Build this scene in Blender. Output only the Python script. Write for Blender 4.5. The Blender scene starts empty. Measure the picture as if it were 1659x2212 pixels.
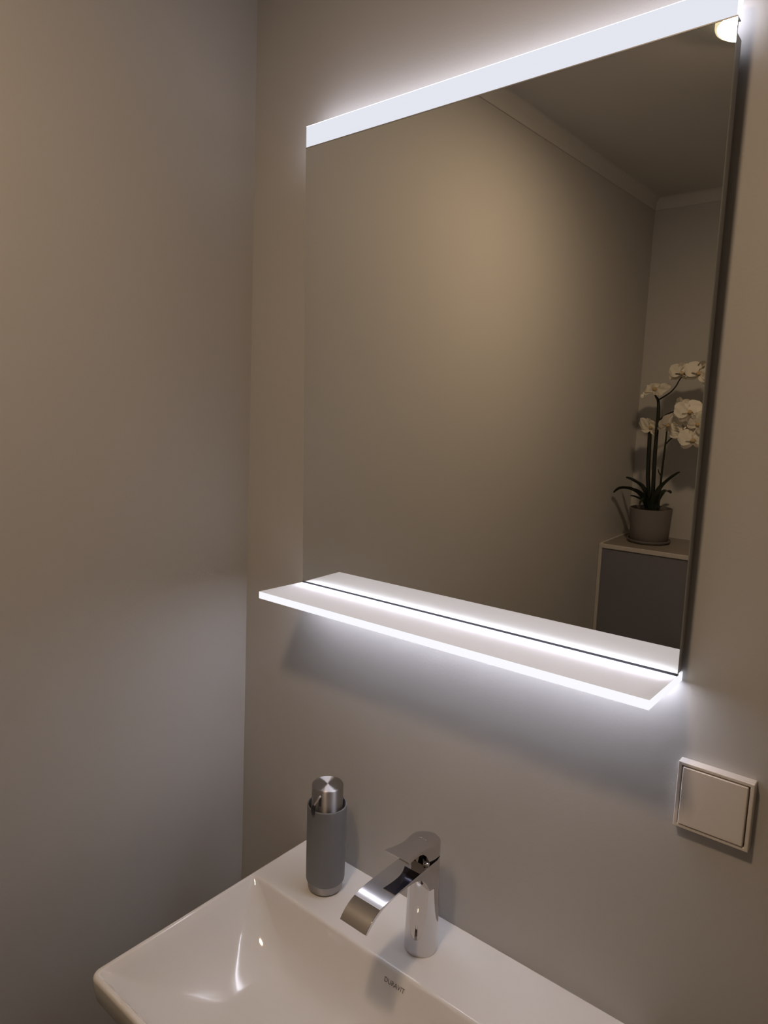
import bpy, bmesh, math, random
from mathutils import Vector, Matrix
from mathutils.bvhtree import BVHTree
random.seed(7)
S = bpy.context.scene
PI = math.pi

# ------------------------------------------------------------------ camera
CAM = Vector((0.95482, -0.81060, 1.59116))
CF = Vector((-0.62327417, 0.77057388, -0.13321116))
CR = Vector((0.77386014, 0.63228839, 0.03676782))
CU = Vector((-0.11256019, 0.08017038, 0.99040543))
cd = bpy.data.cameras.new('camera')
cd.sensor_fit = 'HORIZONTAL'
cd.sensor_width = 36.0
cd.lens = 36.0 * 1489.07 / 1659.0
cd.clip_start = 0.01
cam = bpy.data.objects.new('camera', cd)
S.collection.objects.link(cam)
cam.matrix_world = Matrix(((CR.x, CU.x, -CF.x, CAM.x), (CR.y, CU.y, -CF.y, CAM.y), (CR.z, CU.z, -CF.z, CAM.z), (0, 0, 0, 1)))
S.camera = cam

# ------------------------------------------------------------------ world, exposure, sampling
w = bpy.data.worlds.new('world')
S.world = w
w.use_nodes = True
w.node_tree.nodes['Background'].inputs[0].default_value = (0.02, 0.018, 0.016, 1)
w.node_tree.nodes['Background'].inputs[1].default_value = 1.0
S.view_settings.view_transform = 'Standard'
S.view_settings.look = 'None'
S.view_settings.gamma = 1.0
S.view_settings.use_curve_mapping = False
S.view_settings.exposure = 0.0
cy = S.cycles
cy.use_denoising = True
try:
    cy.denoiser = 'OPENIMAGEDENOISE'
    cy.denoising_input_passes = 'RGB_ALBEDO_NORMAL'
except Exception:
    pass
cy.max_bounces = 12
cy.diffuse_bounces = 6
cy.glossy_bounces = 6
cy.transmission_bounces = 8
cy.caustics_reflective = True
cy.blur_glossy = 0.3
cy.sample_clamp_indirect = 6.0
cy.use_adaptive_sampling = False

# light colours and powers (scene-linear)
LED = (1.0, 0.99, 1.13)
WARM = (1.0, 0.715, 0.46)
LAMP_L = 136.0           # ceiling lamp, radiance of its opal shade
BAR_FRONT = 0.86
BAR_TOP, BAR_END = 5.2, 4.2
SHELF_EDGE = 0.96
SHELF_LED_W = 0.70      # downward board
SHELF_UP_W, SHELF_FWD_W, SHELF_PANEL_W = 0.20, 0.30, 0.13

# ------------------------------------------------------------------ helpers
C = S.collection

def mat(name, col=(.8, .8, .8), rough=.5, metal=0.0, bump=None, coat=0, spec=.5, aniso=None, emit=None, noise=None):
    m = bpy.data.materials.new(name)
    m.use_nodes = True
    nt = m.node_tree
    b = nt.nodes['Principled BSDF']
    b.inputs['Base Color'].default_value = (*col, 1)
    b.inputs['Roughness'].default_value = rough
    b.inputs['Metallic'].default_value = metal
    b.inputs['Specular IOR Level'].default_value = spec
    b.inputs['Coat Weight'].default_value = coat
    b.inputs['Coat Roughness'].default_value = 0.03
    tc = nt.nodes.new('ShaderNodeTexCoord')
    if noise:
        sc, amt = noise
        n = nt.nodes.new('ShaderNodeTexNoise'); n.inputs['Scale'].default_value = sc
        n.inputs['Detail'].default_value = 4
        nt.links.new(tc.outputs['Object'], n.inputs['Vector'])
        mx = nt.nodes.new('ShaderNodeMix'); mx.data_type = 'RGBA'
        mx.inputs['A'].default_value = (*[c * (1 - amt) for c in col], 1)
        mx.inputs['B'].default_value = (*[min(1, c * (1 + amt)) for c in col], 1)
        nt.links.new(n.outputs['Fac'], mx.inputs['Factor'])
        nt.links.new(mx.outputs['Result'], b.inputs['Base Color'])
    if bump:
        sc, st, dist = bump
        n2 = nt.nodes.new('ShaderNodeTexNoise'); n2.inputs['Scale'].default_value = sc
        n2.inputs['Detail'].default_value = 3
        nt.links.new(tc.outputs['Object'], n2.inputs['Vector'])
        bp = nt.nodes.new('ShaderNodeBump'); bp.inputs['Strength'].default_value = st
        bp.inputs['Distance'].default_value = dist
        nt.links.new(n2.outputs['Fac'], bp.inputs['Height'])
        nt.links.new(bp.outputs['Normal'], b.inputs['Normal'])
    if aniso:
        b.inputs['Anisotropic'].default_value = aniso; b.inputs['Anisotropic Rotation'].default_value = .25
        tg = nt.nodes.new('ShaderNodeTangent'); tg.direction_type = 'RADIAL'; tg.axis = 'Z'
        nt.links.new(tg.outputs['Tangent'], b.inputs['Tangent'])
    if emit:
        b.inputs['Emission Color'].default_value = (*emit[0], 1)
        b.inputs['Emission Strength'].default_value = emit[1]
    return m

def obj(name, bm, m, parent=None, smooth=None, bevel=None):
    me = bpy.data.meshes.new(name)
    bmesh.ops.recalc_face_normals(bm, faces=bm.faces)
    bm.to_mesh(me); bm.free()
    if m: me.materials.append(m)
    o = bpy.data.objects.new(name, me)
    C.objects.link(o)
    if parent: o.parent = parent
    if smooth is not None:
        for p in me.polygons: p.use_smooth = True
        if smooth < 180: me.set_sharp_from_angle(angle=math.radians(smooth))
    if bevel:
        md = o.modifiers.new('bevel', 'BEVEL'); md.width = bevel; md.segments = 3
        md.limit_method = 'ANGLE'; md.angle_limit = math.radians(35)
        for p in me.polygons: p.use_smooth = True
        me.set_sharp_from_angle(angle=math.radians(50))
        md.harden_normals = True
    return o

def tag(o, label=None, cat=None, group=None, kind=None):
    if label: o['label'] = label
    if cat: o['category'] = cat
    if group: o['group'] = group
    if kind: o['kind'] = kind
    return o

def empty(name, loc=(0, 0, 0)):
    e = bpy.data.objects.new(name, None)
    e.empty_display_size = .02
    e.location = loc
    C.objects.link(e)
    return e

def add_hex(bm, v8):
    """v8: bottom 4 (ccw) then top 4."""
    v = [bm.verts.new(p) for p in v8]
    for f in ((3, 2, 1, 0), (4, 5, 6, 7), (0, 1, 5, 4), (1, 2, 6, 5), (2, 3, 7, 6), (3, 0, 4, 7)):
        bm.faces.new([v[i] for i in f])
    return v

def add_box(bm, a, b):
    x0, y0, z0 = a; x1, y1, z1 = b
    return add_hex(bm, [(x0, y0, z0), (x1, y0, z0), (x1, y1, z0), (x0, y1, z0), (x0, y0, z1), (x1, y0, z1), (x1, y1, z1), (x0, y1, z1)])

def box(a, b):
    bm = bmesh.new(); add_box(bm, a, b); return bm

def lathe(prof, seg=64, cx=0, cy=0, close_ends=True):
    """prof list of (r,z)."""
    bm = bmesh.new()
    rings = []
    for r, z in prof:
        if r < 1e-6:
            rings.append([bm.verts.new((cx, cy, z))])
        else:
            rings.append([bm.verts.new((cx + r * math.cos(2 * PI * k / seg), cy + r * math.sin(2 * PI * k / seg), z)) for k in range(seg)])
    for a, b in zip(rings, rings[1:]):
        for k in range(seg):
            k2 = (k + 1) % seg
            if len(a) == 1 and len(b) == 1: continue
            if len(a) == 1: bm.faces.new((a[0], b[k], b[k2]))
            elif len(b) == 1: bm.faces.new((a[k], a[k2], b[0]))
            else: bm.faces.new((a[k], a[k2], b[k2], b[k]))
    return bm

def tube(pts, radii, seg=12, bm=None, sub=6):
    """smooth tube through points (Catmull-Rom)."""
    bm = bm or bmesh.new()
    P = [Vector(p) for p in pts]
    if isinstance(radii, (int, float)): radii = [radii] * len(P)
    path, rad = [], []
    n = len(P)
    for i in range(n - 1):
        p0 = P[max(i - 1, 0)]; p1 = P[i]; p2 = P[i + 1]; p3 = P[min(i + 2, n - 1)]
        for s in range(sub):
            t = s / sub
            path.append(.5 * ((2 * p1) + (p2 - p0) * t + (2 * p0 - 5 * p1 + 4 * p2 - p3) * t * t + (3 * p1 - p0 - 3 * p2 + p3) * t ** 3))
            rad.append(radii[i] * (1 - t) + radii[i + 1] * t)
    path.append(P[-1]); rad.append(radii[-1])
    up = Vector((0.3, 1, 0.1)).normalized()
    rings = []
    for i, p in enumerate(path):
        d = (path[min(i + 1, len(path) - 1)] - path[max(i - 1, 0)]).normalized()
        a = (up - d * up.dot(d)).normalized(); b = d.cross(a); up = a
        rings.append([bm.verts.new(p + (a * math.cos(2 * PI * k / seg) + b * math.sin(2 * PI * k / seg)) * rad[i]) for k in range(seg)])
    for a, b in zip(rings, rings[1:]):
        for k in range(seg):
            bm.faces.new((a[k], a[(k + 1) % seg], b[(k + 1) % seg], b[k]))
    bm.faces.new(rings[0][::-1]); bm.faces.new(rings[-1])
    return bm

# ------------------------------------------------------------------ measured layout
ZO = 1.16523
def wall_x(z):            # the left wall leans slightly out of plumb
    return -.0268 + (.0195 / 1.7) * (z - ZO + .5)
CEIL = 2.3754
YB = -2.0305              # wall opposite the mirror
XR = 1.90                 # right wall
MX0, MX1 = .1490, .7485
MZ0, MZ1 = 1.3176, 2.0250
MY0, MY1 = -.02223, -.03579   # mirror face: bottom and top (leans forward)
def mirror_y(z): return MY0 + (MY1 - MY0) * (z - MZ0) / (MZ1 - MZ0)
STRIP_Z = 2.0250 - .0302

# ------------------------------------------------------------------ materials
M = {}
M['wall'] = mat('greige_paint', (.508, .50, .488), .62, bump=(260, .12, .0012), spec=.35, noise=(2.5, .025))
M['ceil'] = mat('ceiling_paint', (.58, .57, .555), .8)
M['corn'] = mat('cornice_paint', (.60, .59, .575), .7)
M['floor'] = mat('floor_tile', (.09, .085, .082), .45, noise=(6, .15))
M['skirt'] = mat('skirting_white', (.7, .67, .63), .5)
M['mirror'] = mat('mirror_silver', (.88, .89, .865), 0.0, 1.0)
M['glassedge'] = mat('glass_edge', (.50, .60, .53), .25, spec=.6)
M['alu'] = mat('grey_coated_metal', (.40, .40, .41), .45, .2)
M['edgeline'] = mat('dark_edge_line', (.05, .055, .065), .6, spec=.2)
M['ceram'] = mat('white_ceramic', (.785, .775, .76), .08, coat=.5, spec=.5, bump=(45, .025, .002))
M['undermetal'] = mat('dark_underside_metal', (.05, .05, .06), .12, 1.0)
M['chrome'] = mat('chrome', (.64, .63, .64), .03, 1.0)
M['steel'] = mat('brushed_steel', (.44, .425, .415), .45, 1.0, aniso=.95)
M['sleeve'] = mat('grey_rubber', (.160, .165, .173), .55, bump=(900, .1, .0004))
M['black'] = mat('black_plastic', (.012, .012, .014), .35)
M['switch'] = mat('white_plastic', (.74, .70, .66), .32)
M['slot'] = mat('slot_dark', (.06, .055, .05), .6)
M['ink'] = mat('ink_grey', (.07, .06, .06), .5)
M['ledge'] = mat('dark_grey_tile', (.165, .165, .185), .3, noise=(5, .08))
M['ledgetop'] = mat('ledge_top_tile', (.24, .215, .195), .45)
M['trim'] = mat('pale_edge_trim', (.52, .49, .46), .4)
M['pot'] = mat('taupe_pot', (.17, .155, .15), .6)
M['soil'] = mat('dark_soil', (.02, .016, .012), .9, bump=(120, .8, .01))
M['stem'] = mat('orchid_stem', (.012, .015, .009), .45)
M['leaf'] = mat('orchid_leaf', (.016, .028, .014), .35)
M['petal'] = mat('white_petal', (.82, .78, .70), .55)
M['lip'] = mat('orchid_lip', (.50, .36, .17), .5)
M['lamprim'] = mat('lamp_rim', (.7, .68, .64), .4)

def emis(name, col, strength):
    m = bpy.data.materials.new(name); m.use_nodes = True
    nt = m.node_tree; nt.nodes.remove(nt.nodes['Principled BSDF'])
    e = nt.nodes.new('ShaderNodeEmission')
    e.inputs['Color'].default_value = (*col, 1); e.inputs['Strength'].default_value = strength
    nt.links.new(e.outputs[0], nt.nodes['Material Output'].inputs['Surface'])
    return m
M['barfront'] = emis('lit_frosted_front', (.90, .92, 1.01), BAR_FRONT)
M['bartop'] = emis('lit_frosted_edge', LED, BAR_TOP)
M['barend'] = emis('lit_frosted_end', LED, BAR_END)
M['shelfedge'] = emis('lit_acrylic_edge', (1.0, 1.0, 1.06), SHELF_EDGE)
M['dome'] = emis('lit_opal_glass', WARM, LAMP_L)
M['domerim'] = emis('lit_opal_rim', (1.0, .84, .50), 1.0)
def frosted(name, k):
    m = bpy.data.materials.new(name); m.use_nodes = True
    nt = m.node_tree; nt.nodes.remove(nt.nodes['Principled BSDF'])
    d = nt.nodes.new('ShaderNodeBsdfDiffuse'); d.inputs['Color'].default_value = (.80, .80, .80, 1)
    t = nt.nodes.new('ShaderNodeBsdfTranslucent'); t.inputs['Color'].default_value = (.86, .87, .88, 1)
    x = nt.nodes.new('ShaderNodeMixShader'); x.inputs[0].default_value = k
    nt.links.new(d.outputs[0], x.inputs[1]); nt.links.new(t.outputs[0], x.inputs[2])
    nt.links.new(x.outputs[0], nt.nodes['Material Output'].inputs['Surface'])
    return m
M['frost'] = frosted('frosted_acrylic', .5)
M['frostlow'] = frosted('clear_frosted_underside', .93)

# ------------------------------------------------------------------ room shell
def struct(name, bm, m, **k):
    o = obj(name, bm, m, **k); o['kind'] = 'structure'; return o
T = .12
struct('floor', box((-.3, YB - T, -.1), (XR + T, T, 0)), M['floor'])
struct('ceiling', box((-.3, YB - T, CEIL), (XR + T, T, CEIL + .1)), M['ceil'])
struct('wall_back', box((-.3, 0, 0), (XR + T, T, CEIL)), M['wall'])
struct('wall_front', box((-.3, YB - T, 0), (XR + T, YB, CEIL)), M['wall'])
struct('wall_right', box((XR, YB, 0), (XR + T, 0, CEIL)), M['wall'])
a, b = wall_x(0), wall_x(CEIL)
bm = bmesh.new()
add_hex(bm, [(-.3, YB, 0), (a, YB, 0), (a, 0, 0), (-.3, 0, 0), (-.3, YB, CEIL), (b, YB, CEIL), (b, 0, CEIL), (-.3, 0, CEIL)])
struct('wall_left', bm, M['wall'])

def cornice(name, p0, p1, inward):
    """cove section swept from p0 to p1 along the wall-ceiling line; inward = room direction."""
    bm = bmesh.new(); hgt, prj = .040, .028
    prof = [(0, -hgt), (.003, -hgt)]
    for k in range(9):
        t = k / 8 * PI / 2
        prof.append((.004 + (prj - .004) * (1 - math.cos(t)), -hgt + .002 + (hgt - .002) * math.sin(t)))
    prof += [(0, 0)]
    P0, P1, N = Vector(p0), Vector(p1), Vector(inward)
    r = [[bm.verts.new(P + N * u + Vector((0, 0, v))) for u, v in prof] for P in (P0, P1)]
    n = len(prof)
    for k in range(n):
        bm.faces.new((r[0][k], r[0][(k + 1) % n], r[1][(k + 1) % n], r[1][k]))
    bm.faces.new(r[0]); bm.faces.new(r[1][::-1])
    return struct(name, bm, M['corn'])
xc = wall_x(CEIL - .04)
cornice('trim_1', (xc, YB, CEIL), (xc, 0, CEIL), (1, 0, 0))
cornice('trim_2', (xc, YB, CEIL), (XR, YB, CEIL), (0, 1, 0))
cornice('trim_3', (xc, 0, CEIL), (XR, 0, CEIL), (0, -1, 0))
cornice('trim_4', (XR, YB, CEIL), (XR, 0, CEIL), (-1, 0, 0))

# ------------------------------------------------------------------ boxed-in ledge on the far wall (seen in the mirror)
LZ, LY = 1.0932, -1.7230
lroot = tag(empty('cistern_ledge', (.25, (LY + YB) / 2, 0)), 'boxed-in dark grey ledge with pale edge trim in the mirror, carrying the orchid', 'ledge')
def child(o, root):
    o.parent = root; o.matrix_parent_inverse = Matrix.Translation(root.location).inverted(); return o
LX1 = 1.20
bm = bmesh.new()
YL = YB + .002
def lx(z): return wall_x(z) + .0015
add_hex(bm, [(lx(0), YL, .001), (LX1, YL, .001), (LX1, LY - .004, .001), (lx(0), LY - .004, .001),
             (lx(LZ), YL, LZ - .012), (LX1, YL, LZ - .012), (LX1, LY - .004, LZ - .012), (lx(LZ), LY - .004, LZ - .012)])
child(obj('front_panel', bm, M['ledge']), lroot)
child(obj('top_slab', box((lx(LZ), YL, LZ - .012), (LX1, LY - .006, LZ)), M['ledgetop']), lroot)
o = child(obj('edge_trim', box((lx(LZ), LY - .012, LZ - .014), (LX1, LY, LZ + .0008)), M['trim'], bevel=.001), lroot)
bm = bmesh.new()
add_hex(bm, [(lx(0), LY - .012, .001), (lx(0) + .012, LY - .012, .001), (lx(0) + .012, LY, .001), (lx(0), LY, .001),
             (lx(LZ), LY - .012, LZ - .014), (lx(LZ) + .012, LY - .012, LZ - .014), (lx(LZ) + .012, LY, LZ - .014), (lx(LZ), LY, LZ - .014)])
child(obj('edge_trim', bm, M['trim']), lroot)
child(obj('edge_trim', box((lx(LZ), YL, LZ - .002), (lx(LZ) + .010, LY - .012, LZ + .0035)), M['trim']), lroot)

# ------------------------------------------------------------------ ceiling lamp (seen in the mirror)
LPX, LPY = .574, -.838
lamp = tag(empty('ceiling_lamp', (LPX, LPY, CEIL)), 'small round warm-glowing opal ceiling lamp at the mirror\'s top right corner', 'lamp')
o = obj('base_ring', lathe([(0, -.0005), (.070, -.0005), (.072, -.003), (.072, -.010), (.070, -.011), (0, -.011)], 48), M['lamprim'], lamp, smooth=40)
obj('shade_rim', lathe([(.0715, -.009), (.0738, -.0105), (.0742, -.0240), (.0730, -.0275), (.0700, -.0280), (.0690, -.0200), (.0690, -.009)], 56), M['domerim'], lamp, smooth=40)
prof = [(.0698, -.0270)]
for k in range(1, 9):
    t = k / 8 * PI / 2
    prof.append((.0698 * math.cos(t) ** .6 if k < 8 else 0, -.0270 - .0085 * math.sin(t)))
obj('shade', lathe(prof, 56), M['dome'], lamp, smooth=180)

# ------------------------------------------------------------------ illuminated mirror
mroot = tag(empty('illuminated_mirror', (.4505, 0, MZ0)), 'frameless rectangular wall mirror with glowing white top band and glowing frosted shelf', 'mirror')
# glass body: slab following the tilted face
def slab(x0, x1, z0, z1, t0, t1):
    """between depth t0 (front) and t1 (behind the mirror face plane)."""
    f = lambda z, t: mirror_y(z) + t
    return [(x0, f(z0, t0), z0), (x1, f(z0, t0), z0), (x1, f(z0, t1), z0), (x0, f(z0, t1), z0),
            (x0, f(z1, t0), z1), (x1, f(z1, t0), z1), (x1, f(z1, t1), z1), (x0, f(z1, t1), z1)]
bm = bmesh.new()
v = add_hex(bm, slab(MX0, MX1, MZ0 + .0004, STRIP_Z, 0, .004))
g = obj('glass', bm, M['mirror'], None)
g.data.materials.append(M['glassedge'])
for p in g.data.polygons:
    p.material_index = 0 if abs(p.normal.y) > .9 and p.center.y < mirror_y(p.center.z) + .002 else 1
child(g, mroot)
bm = bmesh.new()
add_hex(bm, slab(MX0, MX1, MZ0 + .0003, MZ0 + .0030, -.0005, .0))
child(obj('edge_line', bm, M['edgeline']), mroot)  # thin dark strip for the unsilvered bottom edge of the glass
bm = bmesh.new()
add_hex(bm, slab(MX0, MX1, STRIP_Z - .0013, STRIP_Z - .0001, -.0004, .0))
child(obj('edge_line', bm, M['alu']), mroot)  # thin grey strip where the glass meets the light bar
# wall bracket carrying the top of the housing
child(obj('bracket', box((MX0 + .06, mirror_y(1.95) + .0215, 1.925), (MX1 - .06, -.0003, 1.950)), M['alu']), mroot)
# housing: closed box behind the glass reaching the wall
hz0, hz1 = MZ0 + .001, STRIP_Z - .012
hx0, hx1 = MX0 + .004, MX1 - .0015
bm = bmesh.new()
v = add_hex(bm, slab(hx0, hx1, hz0, hz1, .0042, .0204))
for q in (v[6], v[7]): q.co.y += .006
child(obj('housing', bm, M['alu']), mroot)
# light bar: front face, chamfered luminous edges, lit top and ends
bm = bmesh.new()
ch = .0008
def ring(ins, dep):
    z0, z1 = STRIP_Z, MZ1 - ins
    return [bm.verts.new(p) for p in ((MX0 + ins, mirror_y(z0) + dep, z0), (MX1 - ins, mirror_y(z0) + dep, z0), (MX1 - ins, mirror_y(z1) + dep, z1), (MX0 + ins, mirror_y(z1) + dep, z1))]
f0 = ring(ch, 0); f1 = ring(0, ch)
f2 = [bm.verts.new((p.co.x, mirror_y(p.co.z) + .0140, p.co.z)) for p in f1]
bm.faces.new(f0)
for P, Q in ((f0, f1), (f1, f2)):
    for k in range(4): bm.faces.new((P[k], P[(k + 1) % 4], Q[(k + 1) % 4], Q[k]))
bm.faces.new(f2[::-1])
lb = obj('light_bar', bm, M['barfront'])
for k in ('bartop', 'alu', 'barend'): lb.data.materials.append(M[k])
for p in lb.data.polygons:
    nx, ny, nz = p.normal
    if ny < -.9: p.material_index = 0
    elif nz < -.5: p.material_index = 2
    elif ny > .9: p.material_index = 1
    elif nz > .5: p.material_index = 1
    else: p.material_index = 3
child(lb, mroot)
# glowing shelf: hollow frosted slab, LED board inside, luminous cut edges
SX0, SX1, SD, ST = .1463, .7481, .11393, .01085
SZ1 = MZ0; SZ0 = SZ1 - ST
bm = bmesh.new()
add_box(bm, (SX0, -SD, SZ0), (SX1, -.0003, SZ1))
sh = obj('shelf', bm, M['frost'])
sh.data.materials.append(M['shelfedge']); sh.data.materials.append(M['frostlow'])
for p in sh.data.polygons:
    if abs(p.normal.z) < .5 and p.normal.y < .5: p.material_index = 1
    elif p.normal.z < -.5: p.material_index = 2
child(sh, mroot)
def area(name, loc, sx, sy, rot, power, col, root, spread=180):
    d = bpy.data.lights.new(name, 'AREA'); d.shape = 'RECTANGLE'; d.size = sx; d.size_y = sy
    d.energy = power; d.color = col; d.spread = math.radians(spread)
    o = bpy.data.objects.new(name, d); C.objects.link(o); o.location = loc; o.rotation_euler = rot
    return child(o, root)
zc_ = (SZ0 + SZ1) / 2
area('led_board', (.4472, -.0235, SZ0 + .0015), .592, .040, (PI, 0, 0), SHELF_UP_W, LED, mroot)
area('led_board', (.4472, -.0150, SZ1 - .0015), .592, .026, (0, 0, 0), SHELF_LED_W, LED, mroot)
area('led_board', (.4472, -.0570, SZ0 + .0012), .592, .110, (PI, 0, 0), SHELF_PANEL_W, LED, mroot)
area('led_board', (.4472, -.006, zc_), .592, .008, (-PI / 2, 0, 0), SHELF_FWD_W, LED, mroot)

# ------------------------------------------------------------------ washbasin
BZ, BX0, BX1, BYF = .85, .1515, .7535, -.4040
broot = tag(empty('washbasin', (.4525, -.2, .70)), 'white ceramic wall-hung washbasin with a wide flat tap deck and sloping bowl', 'washbasin')
NC, NS = 10, 26
def rrect(x0, x1, y0, y1, rs, z):
    """rounded rectangle loop, corners: front-left, front-right, back-right, back-left."""
    pts = []
    cs = [(x0, y0, PI, 1, 1), (x1, y0, 1.5 * PI, -1, 1), (x1, y1, 0, -1, -1), (x0, y1, .5 * PI, 1, -1)]
    corners = []
    for i, (cx, cy_, a0, sx, sy) in enumerate(cs):
        r = rs[i]
        ox, oy = cx + sx * r, cy_ + sy * r
        corners.append([(ox + r * math.cos(a0 + k / NC * PI / 2), oy + r * math.sin(a0 + k / NC * PI / 2)) for k in range(NC + 1)])
    for i in range(4):
        pts += corners[i]
        a, b = corners[i][-1], corners[(i + 1) % 4][0]
        for k in range(1, NS):
            t = k / NS
            pts.append((a[0] * (1 - t) + b[0] * t, a[1] * (1 - t) + b[1] * t))
    return [(x, y, z) for x, y in pts]
loops = []
def outer(ins, z, extra=0):
    loops.append(rrect(BX0 + ins, BX1 - ins, BYF + ins, -.0005 - min(ins, .004) , [max(.016 - ins, .004), max(.016 - ins, .004), .005, .005], z))
loops.append(rrect(.26, .645, -.30, -.02, [.05, .05, .02, .02], .695))
loops.append(rrect(.20, .705, -.355, -.004, [.04, .04, .01, .01], .735))
loops.append(rrect(.170, .735, -.385, -.001, [.025, .025, .006, .006], .785))
outer(.004, .815)
outer(.001, .832)
for k in range(6):
    t = k / 5 * PI / 2
    outer(.0045 * (1 - math.cos(t)), BZ - .0045 + .0045 * math.sin(t))
outer(.0055, BZ)
OX0, OX1, OY0, OY1 = BX0 + .0075, BX1 - .0075, BYF + .0075, -.1262      # bowl opening
def bowl(l, bk, fr, r, d):
    rm = .47 * ((OY1 - bk) - (OY0 + fr))
    loops.append(rrect(OX0 + l, OX1 - l, OY0 + fr, OY1 - bk, [min(r, rm)] * 4, BZ - d))
bowl(-.0008, -.0035, -.0008, .008, 0)
bowl(0, -.0015, 0, .008, 0.0001)
bowl(.0010, .0012, .0010, .009, .0012)
bowl(.0026, .0028, .0026, .010, .0038)
bowl(.0052, .0040, .0052, .012, .0065)
depth = [(.012, .0085, .0060, .0085, .018), (.020, .0125, .0085, .0120, .024), (.030, .0180, .0115, .0170, .031), (.042, .0255, .0155, .0235, .039), (.054, .0340, .020, .031, .046),
         (.066, .0445, .0255, .040, .053), (.076, .0560, .033, .051, .058), (.084, .0690, .042, .063, .062), (.0900, .0850, .053, .077, .064), (.0940, .105, .066, .092, .062), (.0968, .13, .080, .106, .055), (.0985, .16, .092, .118, .045), (.0995, .20, .100, .127, .03)]
for d, l, bk, fr, r in depth: bowl(l, bk, fr, r, d)
bm = bmesh.new()
R_ = [[bm.verts.new(p) for p in lp] for lp in loops]
n = len(R_[0])
for a, b in zip(R_, R_[1:]):
    for k in range(n):
        bm.faces.new((a[k], a[(k + 1) % n], b[(k + 1) % n], b[k]))
bm.faces.new(R_[0]); bm.faces.new(R_[-1])
basin = obj('bowl', bm, M['ceram'], smooth=60)
child(basin, broot)
# drain
dr = obj('drain', lathe([(0, .752), (.026, .752), (.031, .7535), (.032, .7515), (.032, .749), (0, .749)], 40, .4525, -.265), M['chrome'], smooth=40)
child(dr, broot)
# lettering on the bowl's rear slope
dg = bpy.context.evaluated_depsgraph_get()
bvh = BVHTree.FromObject(basin, dg)
fc = bpy.data.curves.new('lettering', 'FONT')
fc.body = 'DURAVIT'; fc.size = .0125; fc.align_x = 'CENTER'; fc.align_y = 'CENTER'; fc.space_character = 1.0
ft = bpy.data.objects.new('lettering', fc); C.objects.link(ft)
bpy.context.view_layer.update()
me = bpy.data.meshes.new_from_object(ft.evaluated_get(bpy.context.evaluated_depsgraph_get()))
bpy.data.objects.remove(ft)
TXC, TZC, TW = .4560, .8325, .034
xs = [v.co.x for v in me.vertices]; sc = TW / (max(xs) - min(xs))
for v in me.vertices:
    x, z = TXC + v.co.x * sc, TZC + v.co.y * sc * 1.05
    loc, nor, _, _ = bvh.ray_cast(Vector((x, -.28, z)), Vector((0, 1, 0)))
    if loc is None: loc = Vector((x, -.13, z))
    v.co = loc - Vector((0, .0003, -.0001))
me.materials.append(M['ink'])
to = bpy.data.objects.new('lettering', me); C.objects.link(to); child(to, broot)

# ------------------------------------------------------------------ basin mixer tap
FX, FY = .452, -.0695
froot = tag(empty('basin_mixer', (FX, FY, BZ)), 'chrome single-lever basin mixer with a flat curved spout, on the washbasin deck', 'tap')
prof = [(0, 0), (.0228, 0), (.0238, .0006), (.0240, .003), (.0238, .012), (.0229, .05), (.0221, .09), (.0216, .12), (.0213, .1405), (.0205, .1412), (0, .1412)]
obj('body', lathe(prof, 72), M['chrome'], froot, smooth=45)
obj('neck', lathe([(0, .139), (.0165, .139), (.0165, .148), (0, .148)], 40), M['chrome'], froot, smooth=40)
# spout: flat ribbon, plan half-circle at the back, curved-down tip
bm = bmesh.new()
HW = .0214
top = [(-.0495, .991), (-.060, .9912), (-.0695, .9913), (-.085, .9913), (-.10, .9912), (-.115, .9911), (-.13, .991), (-.145, .9909), (-.16, .9907), (-.172, .9903), (-.182, .9894), (-.191, .9878), (-.199, .9853), (-.206, .9820), (-.212, .9780), (-.2168, .9735), (-.2205, .9686)]
bot = [(-.0495, .962), (-.060, .955), (-.0695, .950), (-.085, .953), (-.0945, .968), (-.1055, .9800), (-.119, .9852), (-.134, .9872), (-.151, .9878), (-.165, .9874), (-.176, .9864), (-.1855, .9847), (-.194, .9820), (-.2015, .9784), (-.208, .9742), (-.2133, .9698), (-.2175, .9664)]
def half_w(y):
    if y > -.0695:
        d = (y + .0695) / .0205
        return max(.004, HW * math.sqrt(max(0, 1 - d * d)))
    return HW
secs = []
for (yt, zt), (yb, zb) in zip(top, bot):
    wt, wb = half_w(yt), half_w(yb)
    secs.append([bm.verts.new(p) for p in ((-wt, yt - FY, zt - BZ), (wt, yt - FY, zt - BZ), (wb, yb - FY, zb - BZ), (-wb, yb - FY, zb - BZ))])
for a, b in zip(secs, secs[1:]):
    for k in range(4): bm.faces.new((a[k], a[(k + 1) % 4], b[(k + 1) % 4], b[k]))
bm.faces.new(secs[0]); bm.faces.new(secs[-1][::-1])
sp = obj('spout', bm, M['chrome'], froot, smooth=40)
md = sp.modifiers.new('bevel', 'BEVEL'); md.width = .0007; md.segments = 2; md.limit_method = 'ANGLE'; md.angle_limit = math.radians(40); md.harden_normals = True
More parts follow.
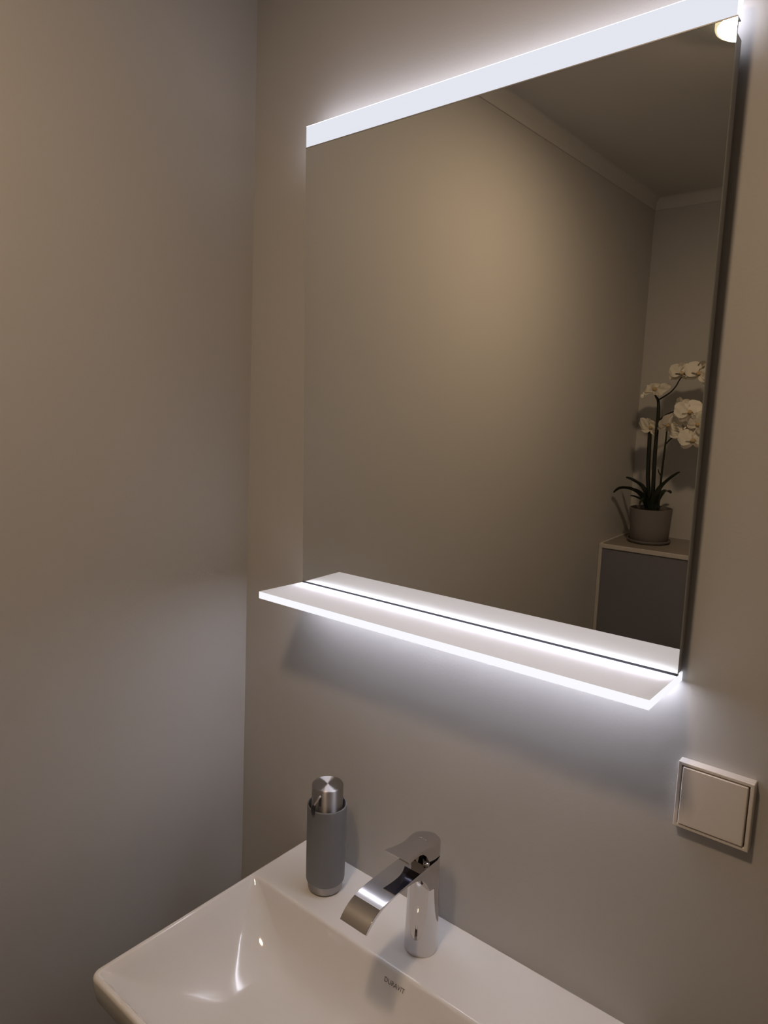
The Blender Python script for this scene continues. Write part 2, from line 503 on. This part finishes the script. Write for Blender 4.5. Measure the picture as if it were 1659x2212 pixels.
# lever
bm = bmesh.new()
plan = []
for k in range(0, 13):
    a = PI / 2 * k / 12
    plan.append((-.0695 + .0212 * math.cos(a), .0212 * math.sin(a)))
plan[0] = (plan[0][0], .0015)
plan += [(-.0745, .0210), (-.080, .0202), (-.086, .0190), (-.092, .0178), (-.098, .0170), (-.104, .0167), (-.110, .0170), (-.116, .0177), (-.122, .0186), (-.128, .0197), (-.133, .0207), (-.1365, .0213)]
def zt(y): return 1.0125 + (1.0212 - 1.0125) * (-.048 - y) / (.1365 - .048)
def zb(y):
    pts = [(-.04, .9955), (-.0855, .9955), (-.0885, .9985), (-.0905, 1.0040), (-.0935, 1.0090), (-.098, 1.0118), (-.105, 1.0140), (-.12, 1.0165), (-.1365, 1.0190)]
    for (y0, z0), (y1, z1) in zip(pts, pts[1:]):
        if y1 <= y <= y0:
            t = (y - y0) / (y1 - y0); return z0 + (z1 - z0) * t
    return pts[-1][1]
secs = []
for y, hw in plan:
    e = min(.0022, hw * .5)
    dz = min(.0022, (zt(y) - zb(y)) * .35)
    L = []
    # rounded upper edge
    L += [(-hw, zb(y)), (-hw, zt(y) - dz), (-hw + e * .3, zt(y) - dz * .3), (-hw + e, zt(y))]
    L += [(-hw * .45, zt(y) + .0002 * hw / .02), (0, zt(y) + .0003 * hw / .02), (hw * .45, zt(y) + .0002 * hw / .02)]
    L += [(hw - e, zt(y)), (hw - e * .3, zt(y) - dz * .3), (hw, zt(y) - dz), (hw, zb(y))]
    secs.append([bm.verts.new((x, y - FY, z - BZ)) for x, z in L])
n = len(secs[0])
for a, b in zip(secs, secs[1:]):
    for k in range(n): bm.faces.new((a[k], a[(k + 1) % n], b[(k + 1) % n], b[k]))
bm.faces.new(secs[0]); bm.faces.new(secs[-1][::-1])
lv = obj('lever', bm, M['chrome'], froot, smooth=38)
lv.data.materials.append(M['undermetal'])  # underside coloured dark so its reflection in the spout top reads dark
for p in lv.data.polygons:
    if p.normal.z < -.6: p.material_index = 1
# faint etched word-mark on the lever's cap (illegible in the photograph)
bm = bmesh.new()
for k in range(7):
    x0 = -.0075 + k * .0022
    yy = -.0745 - FY + .0006 * math.sin(k * 2.1)
    zz = zt(-.0745) + .0006 - BZ
    add_box(bm, (x0, yy - .0006, zz - .0006), (x0 + .0016, yy + .0006, zz))
e = obj('etched_mark', bm, M['steel'], lv)
# small chrome nub for the body's shoulder, in the gap under the lever
obj('shoulder_nub', lathe([(0, .1405), (.0042, .1405), (.0048, .143), (.0036, .1452), (0, .146)], 24, .0155, -.0185), M['chrome'], froot, smooth=60)

# ------------------------------------------------------------------ soap dispenser
DX, DY = .2640, -.0710
sroot = tag(empty('soap_dispenser', (DX, DY, BZ)), 'grey rubber-sleeved soap dispenser with brushed steel pump head, left of the tap', 'soap dispenser')
obj('base', lathe([(0, 0), (.0215, 0), (.0245, .0010), (.0268, .0035), (.0276, .007), (.0277, .020), (0, .020)], 64), M['steel'], sroot, smooth=50)
prof = [(.0276, .0170), (.0292, .0166), (.0302, .0178), (.0306, .0205), (.0308, .05), (.0310, .10), (.0312, .1405), (.0309, .1422), (.0301, .1428), (.0291, .1424), (.0287, .1408), (.0285, .125), (.010, .124), (0, .124)]
slv = obj('sleeve', lathe(prof, 72), M['sleeve'], sroot, smooth=50)
obj('collar', lathe([(0, .122), (.0262, .122), (.0262, .131), (.0245, .132), (0, .132)], 48), M['black'], sroot, smooth=40)
ROT = .30
nd = Vector((math.sin(ROT), -math.cos(ROT), 0))
prof = [(0, .128), (.0244, .128), (.0246, .130), (.0246, .1725), (.02455, .1732), (.0242, .1743), (.0236, .1748), (.0230, .1750), (.0225, .1750), (.010, .1750), (.002, .1750), (0, .1750)]
pump = obj('pump_head', lathe(prof, 72), M['steel'], sroot, smooth=50)
sl = bmesh.new()
tn = Vector((-nd.y, nd.x, 0))
def slot_box(bm, c, wx, wz, dep):
    P = []
    for dz in (-wz, wz):
        for s, dd in ((-1, -dep), (1, -dep), (1, dep), (-1, dep)):
            P.append(tuple(c + tn * s * wx + nd * dd + Vector((0, 0, dz))))
    add_hex(bm, P)
slot_box(sl, nd * .0244 + Vector((0, 0, .1575)), .0021, .0075, .0007)
obj('slot', sl, M['slot'], pump)
def dirv(a): return Vector((math.sin(a), -math.cos(a), 0))
P0, P1, P2, P3 = dirv(.30) * .022 + Vector((0, 0, .1660)), dirv(.27) * .0265 + Vector((0, 0, .1650)), dirv(.14) * .0315 + Vector((0, 0, .1565)), dirv(.09) * .0330 + Vector((0, 0, .1525))
nz = obj('nozzle', tube([P0, P1, P2, P3], [.0019, .0019, .0018, .0018], 14), M['steel'], pump, smooth=60)
obj('nozzle_tip', tube([P3 - dirv(.1) * .0008 + Vector((0, 0, .002)), dirv(.08) * .0338 + Vector((0, 0, .1490)), dirv(.07) * .0342 + Vector((0, 0, .1440)), dirv(.07) * .0338 + Vector((0, 0, .1395))], [.0024, .0032, .0029, .0021], 14), M['black'], nz, smooth=60)

# ------------------------------------------------------------------ light switch
SWX, SWZ, SW, SWT = .7562, 1.2170, .0791, .0125
wroot = tag(empty('light_switch', (SWX + SW / 2, 0, SWZ - SW / 2)), 'white square single-rocker light switch on the wall below the mirror', 'light switch')
bm = bmesh.new()
h = SW / 2; bw = .0044
# frame as a bevelled ring
outer_l = [(-h, -h), (h, -h), (h, h), (-h, h)]
hi = h - bw
inner_l = [(-hi, -hi), (hi, -hi), (hi, hi), (-hi, hi)]
A = [bm.verts.new((x, 0, z)) for x, z in outer_l]; B = [bm.verts.new((x, -SWT, z)) for x, z in outer_l]
Cc = [bm.verts.new((x, -SWT, z)) for x, z in inner_l]; D = [bm.verts.new((x, -.002, z)) for x, z in inner_l]
for P, Q in ((A, B), (B, Cc), (Cc, D)):
    for k in range(4): bm.faces.new((P[k], P[(k + 1) % 4], Q[(k + 1) % 4], Q[k]))
obj('frame', bm, M['switch'], wroot, bevel=.0012)
obj('back_plate', box((-hi, -.004, -hi), (hi, 0, hi)), M['slot'], wroot)
bm = bmesh.new()
hr = hi - .0009
add_hex(bm, [(-hr, -SWT - .0018, -hr), (hr - .0006, -SWT - .0018, -hr), (hr - .0004, -.003, -hr), (-hr, -.003, -hr),
             (-hr, -SWT - .0006, hr), (hr - .0006, -SWT - .0006, hr), (hr - .0004, -.003, hr), (-hr, -.003, hr)])
obj('rocker', bm, M['switch'], wroot, bevel=.0013)

# ------------------------------------------------------------------ potted orchid on the ledge (seen in the mirror)
PX, PY = .1080, -1.886
proot = tag(empty('potted_orchid', (PX, PY, LZ + .0008)), 'white moth orchid with dark stems in a taupe pot, seen in the mirror', 'plant')
obj('saucer', lathe([(0, 0), (.070, 0), (.077, .004), (.0785, .011), (.0765, .012), (.072, .006), (0, .005)], 56), M['pot'], proot, smooth=50)
obj('pot', lathe([(0, .005), (.064, .005), (.068, .009), (.0725, .06), (.0765, .126), (.0765, .130), (.0735, .131), (.0725, .127), (.071, .112), (0, .112)], 56), M['pot'], proot, smooth=50)
obj('soil', lathe([(0, .122), (.03, .121), (.06, .118), (.0712, .115), (.0712, .105), (0, .105)], 40), M['soil'], proot, smooth=60)
def L(x, y, z): return (x - PX, y - PY, z - LZ)
stA = obj('stem', tube([L(.1035, -1.872, 1.205), L(.1000, -1.868, 1.29), L(.0945, -1.862, 1.36), L(.0915, -1.86, 1.495), L(.090, -1.858, 1.512)], [.0078, .0077, .0076, .0074, .005], 10), M['stem'], proot, smooth=60)
stB = obj('stem', tube([L(.1190, -1.868, 1.205), L(.1170, -1.862, 1.33), L(.1155, -1.86, 1.4427), L(.1164, -1.86, 1.5694), L(.1135, -1.858, 1.622), L(.105, -1.853, 1.640), L(.0985, -1.848, 1.655)], [.0078, .0076, .0074, .0066, .0055, .0035, .002], 10), M['stem'], proot, smooth=60)
stC = obj('stem', tube([L(.1385, -1.872, 1.205), L(.1435, -1.864, 1.3379), L(.1481, -1.86, 1.4234), L(.1516, -1.86, 1.512), L(.1510, -1.856, 1.545)], [.0045, .0042, .0036, .003, .002], 10), M['stem'], proot, smooth=60)
obj('twig', tube([L(.1164, -1.86, 1.5485), L(.1447, -1.86, 1.5743), L(.1800, -1.858, 1.5890), L(.215, -1.856, 1.592)], [.0030, .0026, .0022, .0015], 8), M['stem'], stB, smooth=60)
obj('twig', tube([L(.1120, -1.859, 1.626), L(.1508, -1.86, 1.6529), L(.170, -1.86, 1.675), L(.192, -1.862, 1.712), L(.245, -1.866, 1.730)], [.0028, .0026, .0024, .002, .0015], 8), M['stem'], stB, smooth=60)
obj('twig', tube([L(.1500, -1.86, 1.4658), L(.1677, -1.86, 1.4876), L(.190, -1.858, 1.500), L(.235, -1.855, 1.510)], [.0026, .0024, .002, .0015], 8), M['stem'], stC, smooth=60)
obj('twig', tube([L(.1400, -1.866, 1.352), L(.1335, -1.864, 1.362), L(.1305, -1.862, 1.374)], [.0026, .002, .0014], 8), M['stem'], stC, smooth=60)
def leaf(pts, wid):
    """arched strap leaf along a smooth spine, keeled cross-section with thickness."""
    bm = bmesh.new(); P = [Vector(L(*p)) for p in pts]; n = len(P); path = []
    for i in range(n - 1):
        p0 = P[max(i - 1, 0)]; p1 = P[i]; p2 = P[i + 1]; p3 = P[min(i + 2, n - 1)]
        for s in range(6):
            t = s / 6
            path.append(.5 * ((2 * p1) + (p2 - p0) * t + (2 * p0 - 5 * p1 + 4 * p2 - p3) * t * t + (3 * p1 - p0 - 3 * p2 + p3) * t ** 3))
    path.append(P[-1]); N = len(path); secs = []
    for i, p in enumerate(path):
        d = (path[min(i + 1, N - 1)] - path[max(i - 1, 0)]).normalized()
        s = d.cross(Vector((0, 0, 1)));
        s = s.normalized() if s.length > 1e-4 else Vector((0, 1, 0))
        u = s.cross(d).normalized()
        t = i / (N - 1)
        wd = wid * (.35 + .65 * math.sin(PI * min(1, t * 1.25 + .12)) if t < .6 else math.sqrt(max(0, 1 - ((t - .6) / .41) ** 2)) * (.35 + .65 * math.sin(PI * (.6 * 1.25 + .12))) + 0)
        wd = max(wd, .0016); th = .0026
        secs.append([bm.verts.new(q) for q in (p - s * wd + u * .55 * wd, p + u * th * .5, p + s * wd + u * .55 * wd, p - u * th)])
    for a, b in zip(secs, secs[1:]):
        for k in range(4): bm.faces.new((a[k], a[(k + 1) % 4], b[(k + 1) % 4], b[k]))
    bm.faces.new(secs[0]); bm.faces.new(secs[-1][::-1])
    return obj('leaf', bm, M['leaf'], proot, smooth=70)
leaf([(.104, -1.868, 1.212), (.094, -1.862, 1.262), (.0725, -1.858, 1.3057), (.045, -1.852, 1.325), (.0179, -1.85, 1.3362)], .021)
leaf([(.100, -1.862, 1.212), (.080, -1.845, 1.268), (.052, -1.82, 1.2945), (.018, -1.80, 1.298), (-.004, -1.79, 1.281)], .020)
leaf([(.118, -1.868, 1.212), (.134, -1.862, 1.270), (.1524, -1.860, 1.3129), (.180, -1.858, 1.345), (.2092, -1.856, 1.3707)], .019)
leaf([(.104, -1.880, 1.212), (.080, -1.872, 1.248), (.055, -1.868, 1.262), (.034, -1.866, 1.266)], .010)
leaf([(.116, -1.885, 1.212), (.128, -1.915, 1.262), (.140, -1.945, 1.285), (.150, -1.975, 1.275)], .017)
leaf([(.112, -1.858, 1.212), (.106, -1.835, 1.258), (.100, -1.815, 1.262), (.094, -1.798, 1.245)], .012)

# flowers: proto pieces share mesh data
def petal_mesh(ln, wd, cup, tip):
    bm = bmesh.new(); NU, NV = 9, 8; g = []
    for i in range(NU):
        u = i / (NU - 1)
        hw = wd * (math.sin(PI * min(1, u * .86 + .07)) ** .7) if u < .999 else wd * tip
        row = []
        for j in range(NV):
            v_ = j / (NV - 1) * 2 - 1
            x = hw * v_; y = ln * u
            z = cup * (u * u * .9) - cup * .6 * v_ * v_ * u + .002 * math.sin(7 * u + 5 * v_)
            row.append(bm.verts.new((x, y, z)))
        g.append(row)
    for i in range(NU - 1):
        for j in range(NV - 1):
            bm.faces.new((g[i][j], g[i][j + 1], g[i + 1][j + 1], g[i + 1][j]))
    geo = bmesh.ops.solidify(bm, geom=bm.faces[:], thickness=.0008)
    me = bpy.data.meshes.new('petal')
    bmesh.ops.recalc_face_normals(bm, faces=bm.faces); bm.to_mesh(me); bm.free()
    for p in me.polygons: p.use_smooth = True
    me.set_sharp_from_angle(angle=math.radians(50))
    me.materials.append(M['petal']); return me
SEPAL = petal_mesh(.048, .0185, -.004, .30)
WING = petal_mesh(.053, .0330, .005, .45)
def lip_mesh():
    bm = bmesh.new()
    bmesh.ops.create_uvsphere(bm, u_segments=14, v_segments=9, radius=1)
    for v in bm.verts:
        x, y, z = v.co
        v.co = (x * .0062 * (1 + .5 * (y < 0) * abs(x)), y * .008 - .006, z * .0055 + .006 + .004 * x * x)
    me = bpy.data.meshes.new('lip'); bm.to_mesh(me); bm.free()
    for p in me.polygons: p.use_smooth = True
    me.materials.append(M['lip']); return me
LIP = lip_mesh()
def flower(pos, facing, roll=0.0, s=1.0):
    """pos: centre in the room; facing: direction the face looks."""
    f = Vector(facing).normalized()
    up = Vector((0, 0, 1)); up = (up - f * up.dot(f)).normalized(); rt = up.cross(f)
    rm = Matrix((rt, up, f)).transposed()
    rm = rm @ Matrix.Rotation(roll, 3, 'Z')
    fl = bpy.data.objects.new('flower', None); fl.empty_display_size = .01; C.objects.link(fl); fl.parent = proot
    fl.matrix_local = Matrix.Translation(Vector(L(*pos))) @ (rm @ Matrix.Scale(s, 3)).to_4x4()
    for me_, ang in ((SEPAL, 0), (SEPAL, math.radians(128)), (SEPAL, math.radians(-128)), (WING, math.radians(72)), (WING, math.radians(-72))):
        p = bpy.data.objects.new('petal', me_); C.objects.link(p); p.parent = fl
        p.rotation_euler = (0, 0, ang); p.location = (0, 0, .001 if me_ is WING else 0)
    l = bpy.data.objects.new('lip', LIP); C.objects.link(l); l.parent = fl
    return fl
FL = [((.106, -1.853, 1.6645), (-.15, .55, .85), .1, 1.0), ((.089, -1.855, 1.528), (.65, .35, .45), .3, .85), ((.157, -1.845, 1.5420), (.8, .45, -.35), .2, .85),
      ((.190, -1.850, 1.7255), (.3, .85, .30), 0, .80), ((.2500, -1.850, 1.7240), (.1, .9, .35), .2, .95), ((.2270, -1.842, 1.5900), (.45, .75, .3), -.2, .95),
      ((.2060, -1.850, 1.5140), (.3, .85, .15), .3, .85), ((.2500, -1.840, 1.4915), (.1, .95, .25), -.1, .95), ((.2650, -1.842, 1.5460), (.0, .9, .3), .5, .85),
      ((.1930, -1.860, 1.6107), (1, .3, .2), .1, .6), ((.3000, -1.86, 1.560), (.2, .9, .1), .0, .95), ((.3050, -1.86, 1.700), (.1, .9, .3), .0, .95)]
for a_ in FL: flower(*a_)
def bud(pos, r):
    bm = bmesh.new(); bmesh.ops.create_uvsphere(bm, u_segments=12, v_segments=8, radius=r)
    for v in bm.verts: v.co.z *= 1.35; v.co += Vector(L(*pos))
    obj('bud', bm, M['petal'], proot, smooth=180)
bud((.155, -1.85, 1.709), .0085); bud((.060, -1.84, 1.639), .007)
